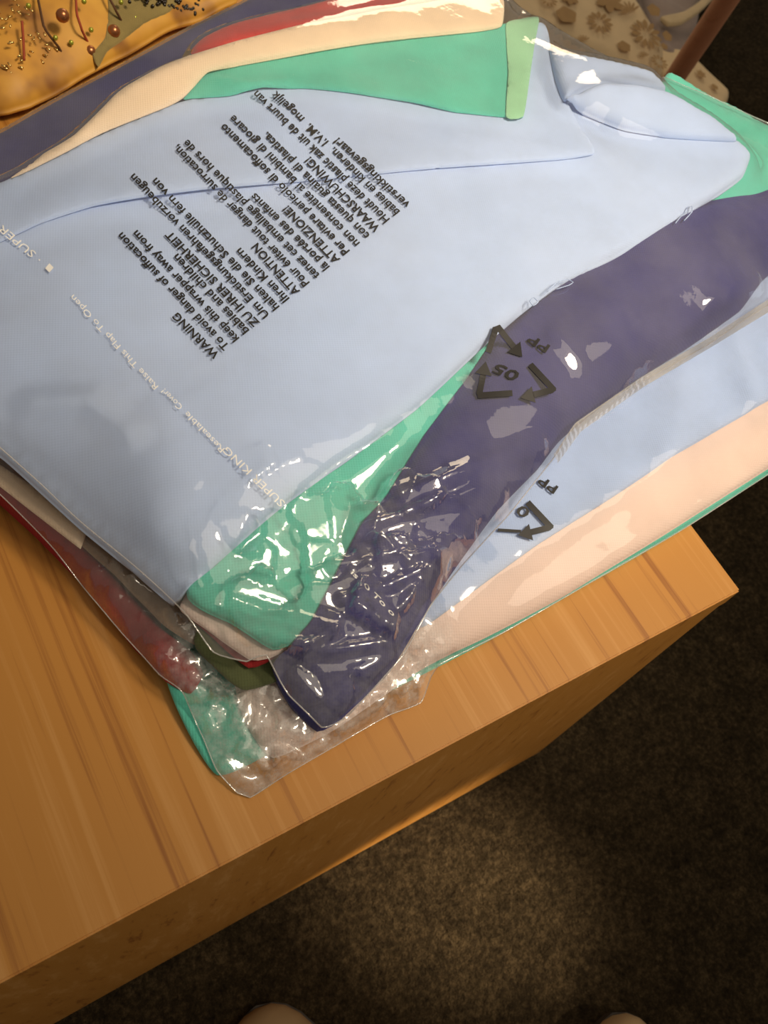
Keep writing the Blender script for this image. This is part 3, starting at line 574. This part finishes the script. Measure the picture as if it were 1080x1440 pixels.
def motif(o, px, py, rp, kind):
    f_ = SURF[o.name]; z = float(f_(at(px, py, FL / 1000 + .1)[None, :2])[0])
    for _ in range(3): z = float(f_(at(px, py, z)[None, :2])[0])
    c = at(px, py, z); r = np.linalg.norm(at(px + rp, py, z) - c); V = []; Fc = []
    def petal(a, r0, r1, w):
        d = np.array([math.cos(a), math.sin(a)]); q = np.array([-d[1], d[0]]); o_ = len(V)
        for t, k in ((0, .15), (.35, .9), (.7, 1), (1, .25)):
            p = c[:2] + d * (r0 + (r1 - r0) * t)
            for sgn in (1, -1):
                xy = p + q * sgn * w * k; V.append((xy[0], xy[1], TABLE + float(f_(xy[None])[0]) + .006))
        for j in range(3): Fc.append([o_ + 2 * j, o_ + 2 * j + 1, o_ + 2 * j + 3, o_ + 2 * j + 2])
    n_ = {'daisy': 11, 'star': 6, 'dot': 5, 'leaf': 7}[kind]
    for k in range(n_):
        a = 2 * math.pi * k / n_
        if kind == 'daisy': petal(a, r * .35, r, r * .15)
        elif kind == 'star': petal(a, 0, r, r * .30)
        elif kind == 'dot': petal(a, 0, r, r * .5)
        else: petal(a * .5 + .3, r * .1, r, r * .1)
    return V, Fc
for o, ms in ((pr1, [(855, 6, 19, 'star'), (800, 2, 12, 'star'), (885, 22, 16, 'leaf'), (907, 53, 21, 'daisy'), (842, 36, 17, 'daisy'), (795, 26, 14, 'dot'), (917, 20, 9, 'dot'), (936, 56, 7, 'dot'), (932, 70, 5, 'dot'), (905, 84, 9, 'leaf'), (876, 70, 9, 'dot'), (770, 5, 12, 'daisy'), (828, -20, 14, 'daisy'), (925, 92, 12, 'daisy'), (820, 62, 10, 'leaf')]), (pr2, [(984, 108, 7, 'star'), (1003, 126, 5, 'dot'), (972, 84, 6, 'dot'), (962, 128, 8, 'daisy')])):
    for q in ms:
        v, f = motif(o, *q); link('flower_print', v, f, MPRINT, o, False)
slab('grey_cloth', [(890, -80, FL + 70), (1010, -90, FL + 60), (992, -10, FL + 50), (985, 30, FL + 50), (978, 62, FL + 50), (955, 80, FL + 60), (930, 60, FL + 70)], cloth_mat('grey_mauve_cotton', (.30, .23, .20), .15), .045, .02, seed=72, free=True, wr=.003, ws=50, label='greyish mauve cloth wedged between the printed bundle and the pole', category='cloth')
slab('cream_cloth', [(930, 22, FL + 85), (962, 14, FL + 82), (988, -4, FL + 78), (1000, -40, FL + 76), (1008, -10, FL + 74), (985, 14, FL + 80), (960, 30, FL + 84), (940, 32, FL + 86)], cloth_mat('cream_trim_cotton', (.62, .47, .26), .1), .010, .005, seed=73, free=True, label='narrow cream cloth strip lying on the greyish mauve cloth', category='cloth')
a = at(915, 158, -TABLE + .0); b_ = at(1118, -150, .22); a[2] += TABLE; b_[2] += TABLE
a = at(893, 193, -TABLE); b_ = at(1108, -130, .06)
pole = thing('wooden_pole', 'straight reddish brown wooden pole rising beside the flower-printed cloth', 'pole', tuple(a))
v, f = tube([a + (b_ - a) * t for t in (0.01, .3, .6, .9, 1)], [.0165, .016, .016, .0155, .014], 16); MPOLE = wood_mat('reddish_wood', (.80, .37, .21), (.70, .31, .17), (.84, .41, .24))
link('shaft', under(v, pole), f, MPOLE, pole)
v, f = tube([a + np.array([0, 0, z]) for z in (0, .012, .02, .022)], [.07, .07, .05, .03], 24); link('foot', under(v, pole), f, MPOLE, pole)

# ------------------------------------------------------------------ shoes on the carpet in front
MSH = plain('beige_suede', (.30, .21, .11), .75); MSOLE = plain('dark_rubber', (.03, .024, .018), .7); MLIN = plain('shoe_lining', (.10, .07, .045), .9)
def shoe(label, px, py, rot, side):
    tip = at(px, py, -TABLE + .030); t_ = thing('shoe', label, 'shoe', (tip[0], tip[1], 0), 'pair of beige shoes'); t_.rotation_euler = (0, 0, rot)
    Ls = .27; st = [0, .004, .012, .025, .045, .075, .11, .15, .19, .22, .25, .264, .27]
    hw = [.006, .020, .029, .036, .041, .044, .043, .037, .033, .033, .030, .022, .008]; ht = [.020, .032, .041, .047, .052, .058, .068, .085, .094, .092, .088, .080, .06]
    V = []; Fc = []; nr = 20
    for s, w, h in zip(st, hw, ht):
        cx = side * .010 * math.sin(math.pi * s / Ls)
        for k in range(nr):
            a_ = 2 * math.pi * k / nr; c_, s__ = math.cos(a_), math.sin(a_); z = .018 + (h - .018) * max(0, abs(s__) ** .85) if s__ > 0 else .018 - .010 * abs(s__) ** .5
            V.append((cx + w * (abs(c_) ** .8) * (1 if c_ > 0 else -1), -s, z))
    for i in range(len(st) - 1):
        for k in range(nr): Fc.append([i * nr + k, i * nr + (k + 1) % nr, (i + 1) * nr + (k + 1) % nr, (i + 1) * nr + k])
    Fc += [list(range(nr))[::-1], [(len(st) - 1) * nr + k for k in range(nr)]]
    link('upper', V, Fc, MSH, t_)
    V = []; Fc = []; m_ = len(st)
    for z, e in ((.0, .0), (.012, .002), (.016, .0015)):
        ring = [(side * .010 * math.sin(math.pi * s / Ls) + w + e, -s + (.002 if s == 0 else 0)) for s, w in zip(st, hw)] + [(side * .010 * math.sin(math.pi * s / Ls) - w - e, -s) for s, w in reversed(list(zip(st, hw)))]
        V += [(x, y, z) for x, y in ring]
    q = 2 * m_
    for j in range(2):
        for k in range(q): Fc.append([j * q + k, j * q + (k + 1) % q, (j + 1) * q + (k + 1) % q, (j + 1) * q + k])
    Fc += [list(range(q))[::-1], [2 * q + k for k in range(q)]]; link('sole', V, Fc, MSOLE, t_, False)
    V = []; Fc = []
    for zo, e in ((.004, 1.0), (-.012, .8)): V += [(side * .008 + .026 * e * math.cos(6.283 * k / 20), -.185 + .055 * e * math.sin(6.283 * k / 20), .092 + zo) for k in range(20)]
    for k in range(20): Fc.append([k, (k + 1) % 20, 20 + (k + 1) % 20, 20 + k])
    Fc.append([20 + k for k in range(20)]); link('collar', V, Fc, MLIN, t_)
shoe('beige shoe toe on the carpet below the dark front of the cabinet', 352, 1424, math.radians(4), 1)
shoe('beige shoe toe on the carpet beside the brighter patch of carpet', 862, 1432, math.radians(-4), -1)
